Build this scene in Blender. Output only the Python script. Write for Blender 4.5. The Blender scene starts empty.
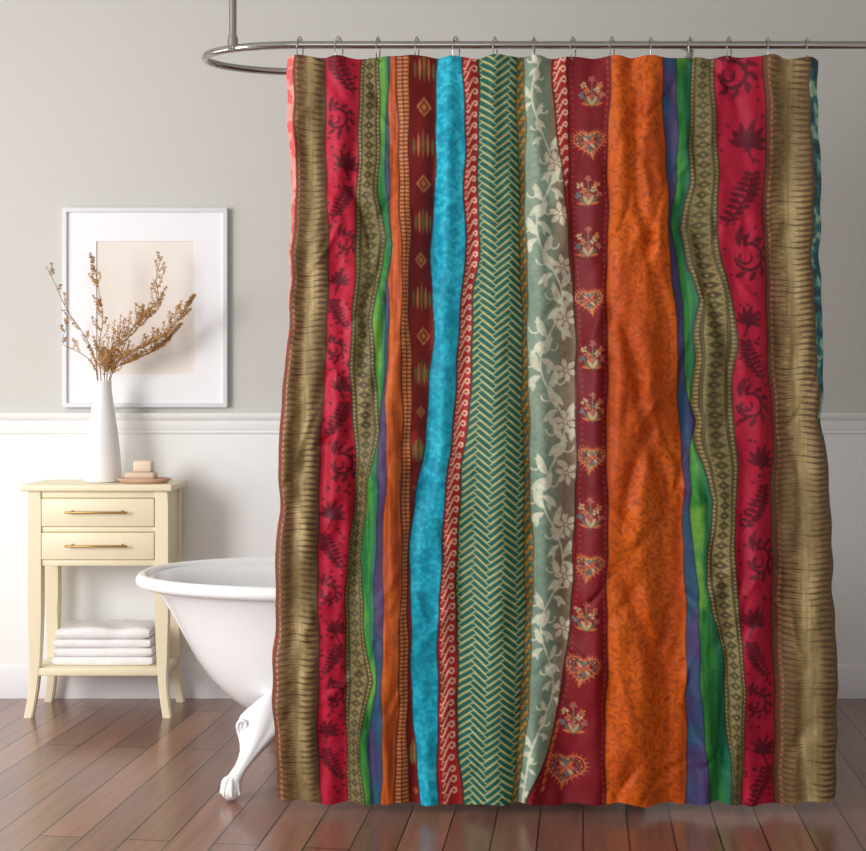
import bpy, bmesh, math, random
import numpy as np
from mathutils import Vector, Matrix, noise as mnoise
PI=math.pi
F=1224.0; CAMZ=1.017
scene=bpy.context.scene
COL=scene.collection
try:
    scene.view_settings.view_transform='Standard'
    scene.view_settings.look='None'
except Exception as e: print(e)

def W(px,py,D): return Vector(((px-433)*D/F, D, CAMZ-(py-400)*D/F))
def lin(c):
    return tuple(((v/255)/12.92 if v/255<=0.04045 else ((v/255+0.055)/1.055)**2.4) for v in c)+(1.0,)

# ------------------------------------------------------------ materials
def mat(name,rgb,rough=0.5,metal=0.0,spec=0.5,noise=None,bump=None,coat=0.0,var=0.06):
    m=bpy.data.materials.new(name); m.use_nodes=True
    nt=m.node_tree; b=nt.nodes['Principled BSDF']
    c=lin(rgb)
    b.inputs['Base Color'].default_value=c
    b.inputs['Roughness'].default_value=rough
    b.inputs['Metallic'].default_value=metal
    b.inputs['Specular IOR Level'].default_value=spec
    b.inputs['Coat Weight'].default_value=coat
    tc=nt.nodes.new('ShaderNodeTexCoord')
    n=nt.nodes.new('ShaderNodeTexNoise'); n.inputs['Scale'].default_value=noise or 12; n.inputs['Detail'].default_value=4
    nt.links.new(tc.outputs['Object'],n.inputs['Vector'])
    r=nt.nodes.new('ShaderNodeValToRGB')
    r.color_ramp.elements[0].position=0.3; r.color_ramp.elements[1].position=0.7
    r.color_ramp.elements[0].color=tuple(v*(1-var) for v in c[:3])+(1,)
    r.color_ramp.elements[1].color=tuple(min(1,v*(1+var)) for v in c[:3])+(1,)
    nt.links.new(n.outputs['Fac'],r.inputs['Fac']); nt.links.new(r.outputs['Color'],b.inputs['Base Color'])
    if bump:
        n2=nt.nodes.new('ShaderNodeTexNoise'); n2.inputs['Scale'].default_value=bump[0]; n2.inputs['Detail'].default_value=3
        nt.links.new(tc.outputs['Object'],n2.inputs['Vector'])
        bp=nt.nodes.new('ShaderNodeBump'); bp.inputs['Strength'].default_value=bump[1]; bp.inputs['Distance'].default_value=bump[2]
        nt.links.new(n2.outputs['Fac'],bp.inputs['Height']); nt.links.new(bp.outputs['Normal'],b.inputs['Normal'])
    return m

M_wall=mat('wall_paint',(207,206,201),0.85,noise=1.5,var=0.012,bump=(180,0.05,0.001))
M_wains=mat('wainscot_paint',(244,244,244),0.55,noise=1.5,var=0.008)
M_base=mat('baseboard_paint',(232,230,233),0.5,noise=2,var=0.01)
M_ceil=mat('ceiling_paint',(225,225,222),0.9,var=0.01)
M_cream=mat('cream_lacquer',(238,226,194),0.42,noise=6,var=0.02)
M_brass=mat('aged_brass',(172,138,86),0.32,1.0,var=0.05)
M_enamel=mat('white_enamel',(247,248,250),0.16,noise=3,var=0.006,coat=0.3)
M_cast=mat('white_cast_iron',(242,242,244),0.28,noise=3,var=0.01,coat=0.2)
M_steel=mat('polished_steel',(172,169,167),0.12,1.0,noise=20,var=0.04)
M_chrome=mat('chrome',(180,178,176),0.15,1.0,var=0.02)
M_ceramic=mat('white_ceramic',(244,242,240),0.45,noise=8,var=0.015)
M_towel=mat('white_terry',(245,244,244),0.95,noise=60,var=0.03,bump=(420,0.6,0.003))
M_twig=mat('dry_twig',(134,98,58),0.8,noise=40,var=0.2)
M_seed=mat('dry_seed',(190,144,84),0.8,noise=30,var=0.35)
M_framew=mat('frame_pale',(220,222,226),0.35,noise=10,var=0.02)
M_mat=mat('mat_board',(246,247,250),0.8,noise=5,var=0.006)
M_wood=mat('pale_pinkish_wood',(208,172,146),0.6,noise=40,var=0.12)
M_soap=mat('soap_cream',(228,208,186),0.5,noise=15,var=0.04)
M_soap2=mat('soap_pink',(222,194,172),0.5,noise=15,var=0.05)

def print_mat():
    m=bpy.data.materials.new('art_print'); m.use_nodes=True; nt=m.node_tree; b=nt.nodes['Principled BSDF']
    tc=nt.nodes.new('ShaderNodeTexCoord'); n=nt.nodes.new('ShaderNodeTexNoise')
    n.inputs['Scale'].default_value=3.2; n.inputs['Detail'].default_value=5
    nt.links.new(tc.outputs['Object'],n.inputs['Vector'])
    r=nt.nodes.new('ShaderNodeValToRGB'); e=r.color_ramp.elements
    e[0].position=.35; e[0].color=lin((232,222,212)); e[1].position=.65; e[1].color=lin((240,233,226))
    nt.links.new(n.outputs['Fac'],r.inputs['Fac']); nt.links.new(r.outputs['Color'],b.inputs['Base Color'])
    b.inputs['Roughness'].default_value=.6
    return m
M_print=print_mat()

def floor_mat():
    m=bpy.data.materials.new('floor_planks'); m.use_nodes=True; nt=m.node_tree; b=nt.nodes['Principled BSDF']
    L=nt.links.new
    tc=nt.nodes.new('ShaderNodeTexCoord'); mp=nt.nodes.new('ShaderNodeMapping')
    mp.inputs['Rotation'].default_value=(0,0,math.radians(90+7))
    L(tc.outputs['Object'],mp.inputs['Vector'])
    br=nt.nodes.new('ShaderNodeTexBrick'); br.offset=0.37; br.offset_frequency=2
    br.inputs['Scale'].default_value=1; br.inputs['Brick Width'].default_value=1.15; br.inputs['Row Height'].default_value=0.105
    br.inputs['Mortar Size'].default_value=0.0026; br.inputs['Mortar Smooth'].default_value=0.2; br.inputs['Bias'].default_value=0
    br.inputs['Color1'].default_value=lin((150,107,87)); br.inputs['Color2'].default_value=lin((120,84,70)); br.inputs['Mortar'].default_value=lin((46,29,24))
    L(mp.outputs['Vector'],br.inputs['Vector'])
    mp2=nt.nodes.new('ShaderNodeMapping'); mp2.inputs['Scale'].default_value=(2.5,45,1)
    L(mp.outputs['Vector'],mp2.inputs['Vector'])
    n=nt.nodes.new('ShaderNodeTexNoise'); n.inputs['Scale'].default_value=1; n.inputs['Detail'].default_value=7; n.inputs['Roughness'].default_value=.65
    L(mp2.outputs['Vector'],n.inputs['Vector'])
    r=nt.nodes.new('ShaderNodeValToRGB'); r.color_ramp.elements[0].color=(.70,.68,.67,1); r.color_ramp.elements[1].color=(1.15,1.15,1.15,1)
    r.color_ramp.elements[0].position=.3; r.color_ramp.elements[1].position=.68
    L(n.outputs['Fac'],r.inputs['Fac'])
    mx=nt.nodes.new('ShaderNodeMix'); mx.data_type='RGBA'; mx.blend_type='MULTIPLY'; mx.inputs[0].default_value=1
    L(br.outputs['Color'],mx.inputs[6]); L(r.outputs['Color'],mx.inputs[7]); L(mx.outputs[2],b.inputs['Base Color'])
    b.inputs['Roughness'].default_value=.3
    b.inputs['Specular IOR Level'].default_value=.65
    b.inputs['Coat Weight'].default_value=.45; b.inputs['Coat Roughness'].default_value=.2
    bp=nt.nodes.new('ShaderNodeBump'); bp.inputs['Strength'].default_value=.6; bp.inputs['Distance'].default_value=.002; bp.invert=True
    L(br.outputs['Fac'],bp.inputs['Height']); L(bp.outputs['Normal'],b.inputs['Normal'])
    return m
M_floor=floor_mat()

# ------------------------------------------------------------ mesh helpers
def add_box(bm,x0,x1,y0,y1,z0,z1,bev=0.0,seg=2):
    vs=[bm.verts.new((x,y,z)) for z in (z0,z1) for (x,y) in ((x0,y0),(x1,y0),(x1,y1),(x0,y1))]
    fs=[(0,3,2,1),(4,5,6,7),(0,1,5,4),(1,2,6,5),(2,3,7,6),(3,0,4,7)]
    fl=[bm.faces.new([vs[i] for i in f]) for f in fs]
    if bev>0:
        es=list({e for f in fl for e in f.edges})
        bmesh.ops.bevel(bm,geom=es,offset=bev,segments=seg,profile=0.5,affect='EDGES')
def add_lathe(bm,prof,cx,cy,n=40,sx=1,sy=1):
    rings=[]
    for (r,z) in prof:
        if r<1e-6: rings.append([bm.verts.new((cx,cy,z))])
        else: rings.append([bm.verts.new((cx+r*sx*math.cos(2*PI*i/n),cy+r*sy*math.sin(2*PI*i/n),z)) for i in range(n)])
    for a,b in zip(rings,rings[1:]):
        if len(a)==1 and len(b)==1: continue
        for i in range(n):
            j=(i+1)%n
            if len(a)==1: bm.faces.new((a[0],b[i],b[j]))
            elif len(b)==1: bm.faces.new((a[i],b[0],a[j]))
            else: bm.faces.new((a[i],b[i],b[j],a[j]))
def add_tube(bm,pts,rad,n=12,closed=False,caps=True,sc=None):
    pts=[Vector(p) for p in pts]; N=len(pts)
    if not hasattr(rad,'__len__'): rad=[rad]*N
    rings=[]; prev=None
    for i,p in enumerate(pts):
        if closed: t=pts[(i+1)%N]-pts[i-1]
        else: t=pts[min(i+1,N-1)]-pts[max(i-1,0)]
        t.normalize()
        if prev is None:
            up=Vector((0,0,1)) if abs(t.z)<.9 else Vector((0,1,0))
            u=t.cross(up).normalized()
        else:
            u=prev-t*prev.dot(t)
            u.normalize()
        prev=u; v=t.cross(u)
        rings.append([bm.verts.new(p+(u*math.cos(2*PI*k/n)+v*math.sin(2*PI*k/n))*rad[i]) for k in range(n)])
    rng=range(N) if closed else range(N-1)
    for i in rng:
        a=rings[i]; b=rings[(i+1)%N]
        for k in range(n):
            bm.faces.new((a[k],a[(k+1)%n],b[(k+1)%n],b[k]))
    if caps and not closed:
        bm.faces.new(rings[0][::-1]); bm.faces.new(rings[-1])
def add_sphere(bm,c,r,u=16,v=10,sc=(1,1,1)):
    mt=Matrix.Translation(c)@Matrix.Diagonal((sc[0],sc[1],sc[2],1))
    bmesh.ops.create_uvsphere(bm,u_segments=u,v_segments=v,radius=r,matrix=mt)
def smooth(pts,it=2,closed=False):
    pts=[Vector(p) for p in pts]
    for _ in range(it):
        q=[] if closed else [pts[0]]
        n=len(pts)
        for i in range(n if closed else n-1):
            a=pts[i]; b=pts[(i+1)%n]
            q+= [a*.75+b*.25, a*.25+b*.75]
        if not closed: q.append(pts[-1])
        pts=q
    return pts
def obj(name,bm,m,parent=None,smoothf=True,ang=40):
    bmesh.ops.recalc_face_normals(bm,faces=bm.faces)
    me=bpy.data.meshes.new(name); bm.to_mesh(me); bm.free()
    me.materials.append(m)
    if smoothf:
        for p in me.polygons: p.use_smooth=True
        try: me.set_sharp_from_angle(angle=math.radians(ang))
        except Exception: pass
    o=bpy.data.objects.new(name,me); COL.objects.link(o)
    if parent:
        o.parent=parent
        o.matrix_parent_inverse=parent.matrix_basis.inverted()
    return o
def thing(name,label,cat,loc=(0,0,0),group=None):
    o=bpy.data.objects.new(name,None); COL.objects.link(o); o.location=loc
    o.empty_display_size=.05
    bpy.context.view_layer.update()
    tag(o,label,cat,group); return o
def tag(o,label,cat,group=None):
    o['label']=label; o['category']=cat
    if group: o['group']=group
def struct(name,bm,m):
    o=obj(name,bm,m,smoothf=True); o['kind']='structure'; return o
def NB(): return bmesh.new()

# ------------------------------------------------------------ room
YW=4.19
bm=NB(); add_box(bm,-3.2,1.75,-1.5,YW+.1,-.05,0); struct('floor',bm,M_floor)
bm=NB(); add_box(bm,-3.2,1.75,YW,YW+.1,0,2.6); struct('wall_back',bm,M_wall)
bm=NB(); add_box(bm,1.75,1.85,0.5,YW+.1,-.05,2.6); struct('wall_right',bm,M_wall)
bm=NB(); add_box(bm,-3.2,1.85,-.2,YW+.1,2.6,2.7); struct('ceiling',bm,M_ceil)
bm=NB(); add_box(bm,-3.2,1.75,YW-.008,YW,.10,.90); struct('trim_1',bm,M_wains)
def prism_x(bm,prof,x0,x1):
    a=[bm.verts.new((x0,y,z)) for y,z in prof]; b=[bm.verts.new((x1,y,z)) for y,z in prof]
    n=len(prof)
    for i in range(n): bm.faces.new((a[i],a[(i+1)%n],b[(i+1)%n],b[i]))
    bm.faces.new(a[::-1]); bm.faces.new(b)
bm=NB(); y=YW
prism_x(bm,[(y,.90),(y-.010,.90),(y-.015,.906),(y-.012,.912),(y-.016,.918),(y-.016,.946),(y-.024,.953),(y-.030,.962),(y-.030,.972),(y,.972)],-3.2,1.75)
struct('trim_2',bm,M_wains)
bm=NB()
prism_x(bm,[(y,0),(y-.02,0),(y-.02,.092),(y-.016,.1),(y-.016,.104),(y-.01,.112),(y,.112)],-3.2,1.75)
struct('baseboard_back',bm,M_base)

# ------------------------------------------------------------ picture
fr=thing('picture_frame','pale framed print with wide white mat hanging on the wall above the cream nightstand','picture',(-.979,YW,.993))
x0,x1,z0,z1=-1.262,-.700,.992,1.672
def rect_frame(bm,x0,x1,z0,z1,w,y0,y1):
    o=[(x0,z0),(x1,z0),(x1,z1),(x0,z1)]; i=[(x0+w,z0+w),(x1-w,z0+w),(x1-w,z1-w),(x0+w,z1-w)]
    loops=[[(p,y1) for p in o],[(p,y0) for p in o],[(p,y0) for p in i],[(p,y1) for p in i]]
    vv=[[bm.verts.new((p[0],yy,p[1])) for p,yy in l] for l in loops]
    for a in range(4):
        b=(a+1)%4
        for k in range(4):
            bm.faces.new((vv[a][k],vv[a][(k+1)%4],vv[b][(k+1)%4],vv[b][k]))
bm=NB(); rect_frame(bm,x0,x1,z0,z1,.015,YW-.026,YW-.001)
bmesh.ops.bevel(bm,geom=bm.edges[:],offset=.0015,segments=2,affect='EDGES')
obj('frame',bm,M_framew,fr)
bm=NB(); rect_frame(bm,x0+.013,x1-.013,z0+.013,z1-.013,.1,YW-.014,YW-.010)
obj('mat_board',bm,M_mat,fr)
bm=NB(); add_box(bm,x0+.105,x1-.105,YW-.0095,YW-.006,z0+.085,z1-.095); obj('art_print',bm,M_print,fr)
bm=NB(); add_box(bm,x0+.012,x1-.012,YW-.006,YW-.001,z0+.012,z1-.012); obj('backing',bm,M_mat,fr)

# ------------------------------------------------------------ nightstand
LX0,LX1=-1.298,-.849; D0,D1=3.92,4.14; TZ=.747
ns=thing('nightstand','cream wooden nightstand with two drawers, brass bar handles and open lower shelf','nightstand',((LX0+LX1)/2,(D0+D1)/2,0))
bm=NB(); add_box(bm,LX0-.020,LX1+.016,D0-.016,D1+.014,TZ-.022,TZ,.005,3); obj('top',bm,M_cream,ns)
LW=.042
def leg(sx,sy):
    xo=LX0 if sx<0 else LX1; yo=D0 if sy<0 else D1
    b=NB(); rings=[]
    for k in range(17):
        t=k/16; z=(TZ-.022)*(1-t)
        if t<.55: w=LW; off=0
        else:
            q=(t-.55)/.45; w=LW-.014*math.sin(q*PI/2)
            off=-.004*math.sin(q*PI)+.012*max(0,(q-.55)/.45)**2
        xc=xo-sx*w/2+sx*off; yc=yo-sy*w/2+sy*off*.6
        rings.append([b.verts.new((xc+a*w/2,yc+c*w/2,z)) for a,c in ((-1,-1),(1,-1),(1,1),(-1,1))])
    for r,s in zip(rings,rings[1:]):
        for i in range(4): b.faces.new((r[i],r[(i+1)%4],s[(i+1)%4],s[i]))
    b.faces.new(rings[0]); b.faces.new(rings[-1][::-1])
    es=[e for e in b.edges if abs(e.verts[0].co.z-e.verts[1].co.z)>.01]
    bmesh.ops.bevel(b,geom=es,offset=.0035,segments=2,affect='EDGES')
    obj('leg',b,M_cream,ns)
for sx in (-1,1):
    for sy in (-1,1): leg(sx,sy)
ix0,ix1=LX0+LW,LX1-LW
bm=NB()
add_box(bm,ix0,ix1,D0+.006,D0+.02,.485,.504,.002)
add_box(bm,ix0,ix1,D0+.006,D0+.02,.594,.610,.002)
add_box(bm,ix0,ix1,D0+.006,D0+.02,.703,TZ-.022,.002)
add_box(bm,ix0,ix1,D0+.02,D1-.012,.485,.492)
obj('drawer_rail',bm,M_cream,ns)
for nm,xa,xb in (('side_panel',LX0+.006,LX0+.018),('side_panel',LX1-.018,LX1-.006)):
    bm=NB(); add_box(bm,xa,xb,D0+LW-.002,D1-LW+.002,.485,TZ-.022,.002); obj(nm,bm,M_cream,ns)
bm=NB(); add_box(bm,ix0-.002,ix1+.002,D1-.016,D1-.006,.485,TZ-.022); obj('back_panel',bm,M_cream,ns)
for (a,b_) in ((.6115,.7015),(.5055,.5925)):
    bm=NB()
    add_box(bm,ix0+.002,ix1-.002,D0-.002,D0+.016,a,b_,.003,2)
    dr=obj('drawer',bm,M_cream,ns)
    bm=NB(); add_box(bm,ix0+.012,ix1-.012,D0+.0165,D1-.03,a+.006,b_-.02); obj('drawer_box',bm,M_cream,dr)
    zc=(a+b_)/2+.002; bm=NB(); xc=(ix0+ix1)/2
    add_tube(bm,[(xc-.1,D0-.022,zc),(xc-.097,D0-.022,zc),(xc+.097,D0-.022,zc),(xc+.1,D0-.022,zc)],[.0025,.0036,.0036,.0025],12)
    for s in (-1,1):
        add_tube(bm,[(xc+s*.08,D0-.022,zc),(xc+s*.08,D0-.008,zc),(xc+s*.08,D0-.002,zc)],[.003,.003,.006],10)
    obj('handle',bm,M_brass,dr)
bm=NB(); add_box(bm,LX0+.008,LX1-.008,D0+.004,D1-.004,.132,.157,.004,2); obj('shelf',bm,M_cream,ns)

# ------------------------------------------------------------ towels
def towel(z,h,xa,xb,label,seed,sag):
    random.seed(seed); b=NB(); nx=40; y0=D0+.03; y1=D1-.02
    def prof():
        P=[]
        P.append((y1,0)); 
        for k in range(6): P.append((y1-(y1-y0-h/2)*(k+1)/6,0))
        for k in range(1,10):
            a=-PI/2-PI*k/10; P.append((y0+h/2+h/2*math.cos(a),h/2+h/2*math.sin(a)))
        for k in range(7): P.append((y0+h/2+(y1-y0-h/2)*k/6,h))
        P.append((y1+.002,h*.75)); P.append((y1,h*.53))
        for k in range(1,6): P.append((y1-(y1-y0-h/2)*k/6,h*.53))
        P.append((y0+h*.42,h*.5))
        for k in range(5,0,-1): P.append((y1-(y1-y0-h/2)*k/6,h*.47))
        P.append((y1,h*.47)); P.append((y1+.002,h*.25))
        return P
    pr=prof(); rows=[]
    for i in range(nx+1):
        s=i/nx; x=xa+(xb-xa)*s
        e=min(s,1-s)*nx
        sq=1-.30*math.exp(-e*.7)
        row=[]
        for (yy,zz) in pr:
            nz=mnoise.noise(Vector((x*14,yy*9,seed*3.1+zz*20)))*.004
            zz2=h/2+(zz-h/2)*sq
            front=max(0,1-(yy-y0)/.03)
            top_=(nz*sag if sag>1 else -abs(nz)*sag) if zz>h*.6 else 0
            row.append(b.verts.new((x+nz*.6,yy-front*nz*1.8+ (front*.004*math.exp(-e*.7)),z+max(0,zz2+top_))))
        rows.append(row)
    n=len(pr)
    for a,c in zip(rows,rows[1:]):
        for i in range(n): b.faces.new((a[i],a[(i+1)%n],c[(i+1)%n],c[i]))
    b.faces.new(rows[0][::-1]); b.faces.new(rows[-1])
    o=obj('folded_towel',b,M_towel,None,True,60); tag(o,label,'towel','white towels stacked on the nightstand shelf')
zt=.1572
for i,(h,xa,xb,l,sg_) in enumerate(((.029,-1.232,-.908,'folded white towel at the bottom of the stack, lying on the nightstand shelf',.2),
    (.028,-1.228,-.910,'folded white towel second from the bottom of the shelf stack',.2),
    (.028,-1.229,-.914,'folded white towel directly under the topmost one of the shelf stack',.2),
    (.036,-1.220,-.918,'topmost folded white towel of the stack on the nightstand shelf',1.6))):
    towel(zt,h,xa,xb,l,i+1,sg_); zt+=h

# ------------------------------------------------------------ vase
VX,VY=-1.087,4.03
bm=NB()
prof=[(0,0),(.052,0),(.058,.003),(.060,.010),(.0595,.04),(.056,.09),(.050,.15),(.042,.21),(.034,.26),(.0295,.295),(.0275,.32),(.0285,.332),(.0265,.334),(.0245,.330),(.0245,.30),(.030,.25),(.038,.2),(.048,.1),(.052,.02),(0,.012)]
add_lathe(bm,[(r,TZ+z) for r,z in prof],VX,VY,48)
o=obj('vase',bm,M_ceramic); tag(o,'tall white tapering ceramic vase holding dried branches on the nightstand','vase')

def branch(mids,depth,label,seed,ntw,nleaf,foot,tl=1.0,start=.3):
    random.seed(seed*13+1)
    D=VY
    rp=TZ+.32
    s0=Vector((VX+foot*.5,VY+.002*seed-.006,TZ+.05)); s1=Vector((VX+foot,VY+.0035*(seed-3),rp+.015))
    P=[s0,s1]
    for i,(a,b_) in enumerate(mids): P.append(W(a,b_,D+depth*(i+1)/len(mids)))
    base=smooth(P,3)
    b=NB(); n=len(base)
    add_tube(b,base,[.0018*(1-.65*i/(n-1)) for i in range(n)],6)
    lf=NB()
    def leafat(p,d,sz):
        q=Vector((random.uniform(-1,1),random.uniform(-1,1),random.uniform(-.4,1)))
        ax=(d.normalized()*.8+q*1.0).normalized()
        up=ax.cross(Vector((random.random(),1,random.random()))).normalized(); v=ax.cross(up)
        c=p+ax*sz*.8+q*.003
        pts=[c-ax*sz, c+ax*sz*1.1]
        ring=[c+(up*math.cos(a)*.6+v*math.sin(a)*.45)*sz for a in (0,PI/2,PI,3*PI/2)]
        V=[lf.verts.new(x) for x in pts+ring]
        for i in range(4):
            lf.faces.new((V[0],V[2+i],V[2+(i+1)%4])); lf.faces.new((V[1],V[2+(i+1)%4],V[2+i]))
    st=int(n*start)
    while base[st].z<rp+.03: st+=1
    for k in range(ntw):
        i=random.randint(st,n-3); p=base[i]; d=(base[i+1]-base[i]).normalized()
        sgn=random.choice((-1,1))
        side=Vector((sgn*random.uniform(.4,1.1),random.uniform(-.6,.5),random.uniform(-.2,.4)))
        ln=random.uniform(.03,.085)*tl*(1.25-i/n*.7)
        q1=p+(d*.5+side*.6).normalized()*ln*.5; q2=q1+(d*.6+side*.35+Vector((0,0,.6))).normalized()*ln*.5
        q2.y=min(q2.y,YW-.05)
        tw=smooth([p,q1,q2],2)
        add_tube(b,tw,[.0007*(1-.5*j/len(tw)) for j in range(len(tw))],5)
        for j in range(1,len(tw)-1,1):
            for _ in range(3): leafat(tw[j].lerp(tw[j+1],random.random()),tw[j+1]-tw[j],random.uniform(.0020,.0040))
        for _ in range(3): leafat(tw[-1],tw[-1]-tw[-2],.003)
    for k in range(nleaf):
        i=random.randint(st,n-2); leafat(base[i].lerp(base[i+1],random.random()),base[i+1]-base[i],random.uniform(.0020,.0036))
    for _ in range(3): leafat(base[-1],base[-1]-base[-2],.0034)
    o=obj('dried_branch',b,M_twig); tag(o,label,'branch','dried branches in the white vase')
    l_=obj('seed_heads',lf,M_seed,o,False); l_['kind']='stuff'
B=[([(92,345),(66,310),(56,285),(47,268)],-.02,'dried branch reaching furthest left out of the white vase',1,9,14,-.010,.7,.35),
   ([(94,362),(76,350),(60,345),(68,322)],.04,'short dried branch bending low to the left of the vase',2,6,12,-.014,.6,.35),
   ([(98,345),(104,320),(99,290),(93,258)],-.05,'straight dried branch rising almost upright from the vase',3,26,50,-.004,.75,.3),
   ([(114,350),(142,325),(160,300),(155,280),(161,258)],.01,'tallest dried branch leaning right, its thin tip at the print',4,24,36,.006,.9,.3),
   ([(118,355),(150,345),(176,325),(187,303)],-.04,'dried branch reaching furthest right out of the white vase',5,50,70,.012,1,.3),
   ([(118,364),(140,358),(162,345),(174,330)],.03,'dense dried branch bending low to the right of the vase',6,54,70,.014,1.05,.2),
   ([(104,362),(114,345),(132,330),(144,314)],-.06,'short bushy dried branch in the middle of the bunch',7,58,80,.002,1.1,.2)]
for a in B: branch(*a)

# ------------------------------------------------------------ soap dish
sx,sy=-.940,3.985
sd=thing('soap_dish','shallow oval pinkish beige wooden soap dish with slats on the nightstand beside the vase','soap dish',(sx,sy,TZ))
bm=NB()
add_lathe(bm,[(0,0),(.062,0),(.074,.002),(.086,.010),(.089,.015),(.086,.0165),(.080,.012),(.068,.006),(0,.005)],0,0,40,1,.62)
for v in bm.verts: v.co+=Vector((sx,sy,TZ))
obj('dish',bm,M_wood,sd)
for k in range(3):
    bm=NB(); add_box(bm,sx-.062,sx+.062,sy-.030+k*.024,sy-.018+k*.024,TZ+.0055,TZ+.0135,.0015); obj('slat',bm,M_wood,sd)
bm=NB(); add_box(bm,sx-.060,sx+.040,sy-.028,sy+.028,TZ+.0135,TZ+.0365,.009,4)
o=obj('soap_bar',bm,M_soap2); tag(o,'pinkish wide bar of soap lying directly in the wooden dish','soap')
bm=NB(); add_box(bm,sx-.032,sx+.030,sy-.024,sy+.022,TZ+.0365,TZ+.074,.008,4)
o=obj('soap_bar',bm,M_soap); tag(o,'pale cream block of soap on top of the pinkish bar','soap')

# ------------------------------------------------------------ bathtub
TX,TY=0.0,3.45
tub=thing('bathtub','white freestanding clawfoot bathtub with rolled rim standing behind the curtain','bathtub',(TX,TY,0))
def ring(hx,hy,z,n=96,p=.84):
    out=[]
    for i in range(n):
        a=2*PI*i/n; c=math.cos(a); s=math.sin(a)
        out.append((TX+hx*math.copysign(abs(c)**p,c),TY+hy*math.copysign(abs(s)**p,s),z))
    return out
bm=NB(); levels=[]
outer=[(.12,.18,.04),(.122,.38,.10),(.135,.47,.155),(.16,.53,.20),(.20,.58,.235),(.25,.627,.258),(.31,.668,.277),(.38,.705,.295),(.44,.738,.313),(.48,.764,.330),(.505,.79,.345),(.525,.80,.352)]
inner=[(.525,.775,.325),(.49,.745,.305),(.42,.705,.285),(.34,.665,.265),(.25,.60,.240),(.18,.52,.185),(.155,.40,.10),(.15,.2,.04)]
for z,hx,hy in outer+inner: levels.append([bm.verts.new(c) for c in ring(hx,hy,z)])
for a,b in zip(levels,levels[1:]):
    n=len(a)
    for i in range(n): bm.faces.new((a[i],a[(i+1)%n],b[(i+1)%n],b[i]))
bm.faces.new(levels[0]); bm.faces.new(levels[-1][::-1])
obj('shell',bm,M_enamel,tub,True,80)
bm=NB(); rr=ring(.811,.351,.520,120)
add_tube(bm,rr,.0185,14,closed=True); obj('rim',bm,M_enamel,tub,True,80)
def claw(sx,sy):
    b=NB()
    def P(x,y,z): return (TX+sx*x,TY+sy*y,z)
    # one fluted cast body: broad acanthus top against the tub, narrow ankle, spreading onto the ball
    lv=[(.243,.428,.200,.012,.010),(.236,.430,.210,.036,.024),(.224,.433,.220,.054,.031),(.208,.437,.234,.066,.036),(.190,.441,.246,.069,.038),(.172,.446,.256,.064,.037),(.154,.452,.267,.053,.034),
        (.136,.459,.280,.040,.030),(.118,.467,.293,.030,.026),(.100,.477,.305,.0235,.022),(.082,.488,.318,.0195,.0195),(.066,.499,.329,.0195,.0195),(.052,.508,.338,.023,.023),(.040,.512,.341,.025,.025)]
    M=72; rings=[]
    for (z,cx_,cy_,wx,wy) in lv:
        fl=max(0,min(1,(z-.075)/.07)); r_=[]
        for i in range(M):
            a=2*PI*i/M
            m_=1+fl*(.10*abs(math.cos(a*4))-.05)
            x=cx_+wx*m_*math.cos(a); y=cy_+wy*m_*math.sin(a)
            dz=-.020*fl*abs(math.cos(a))**2*(1 if z>.17 else .4)
            r_.append(b.verts.new(P(x,y,z+dz)))
        rings.append(r_)
    for r1,r2 in zip(rings,rings[1:]):
        for i in range(M): b.faces.new((r1[i],r1[(i+1)%M],r2[(i+1)%M],r2[i]))
    b.faces.new(rings[0]); b.faces.new(rings[-1][::-1])
    # scroll volutes on both shoulders
    for s in (-1,1):
        pts=[]
        for k in range(34):
            a=-PI*.45+k/33*3.2*PI; r=.0195*(1-k/38)
            pts.append(P(.442+s*.050+s*r*math.cos(a)*.85,.272+.010*math.sin(k/33*PI),.172+r*math.sin(a)))
        add_tube(b,pts,[.0058*(1-.5*k/34) for k in range(34)],8)
    ctr=Vector(P(.512,.342,.027)); add_sphere(b,ctr,.026,20,14)
    for a in (-1.7,-.85,0,.85,1.7):
        dirv=Vector((sx*.62*math.cos(a)-.78*math.sin(a)*sx, sy*(.78*math.cos(a)+.62*math.sin(a)),0)).normalized()
        pts=[]
        for k in range(9):
            q=k/8*1.9
            bul=.026+.004*math.sin(k/8*PI*2.2)
            pts.append(ctr+dirv*math.sin(q)*bul+Vector((0,0,math.cos(q)*bul)))
        pts=[p if p.z>.004 else Vector((p.x,p.y,.004)) for p in pts]
        add_tube(b,pts,[.007,.0072,.0075,.007,.0068,.0072,.006,.005,.003],8)
    obj('claw_foot',b,M_cast,tub,True,70)
for sx_ in (-1,1):
    for sy_ in (-1,1): claw(sx_,sy_)

# ------------------------------------------------------------ shower rod
RZ=1.887; RY=3.0; RR=.0095
rod=thing('shower_rod','polished steel oval shower rod with ceiling post holding the striped curtain','shower rod',(0.6,RY,RZ))
path=[Vector((1.75,RY,RZ)),Vector((1.2,RY,RZ)),Vector((.4,RY,RZ)),Vector((-.2,RY,RZ))]
cx,rx,ry=-.33,.25,.1235
for k in range(0,33):
    a=PI/2+PI*k/32
    path.append(Vector((cx+rx*math.cos(a),RY+ry-ry*math.sin(a),RZ)))
path+= [Vector((.0,RY+2*ry,RZ)),Vector((.55,RY+2*ry,RZ))]
for k in range(1,17):
    a=PI/2-PI*k/16
    path.append(Vector((.6+.05*math.cos(a),RY+ry+ry*math.sin(a),RZ)))
bm=NB(); add_tube(bm,path,RR,16); obj('rail',bm,M_steel,rod)
bm=NB(); px_,py_=-.495,3.027
add_tube(bm,[(px_,py_,RZ+.004),(px_,py_,2.3),(px_,py_,2.6)],.0095,16); obj('ceiling_post',bm,M_steel,rod)
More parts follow.
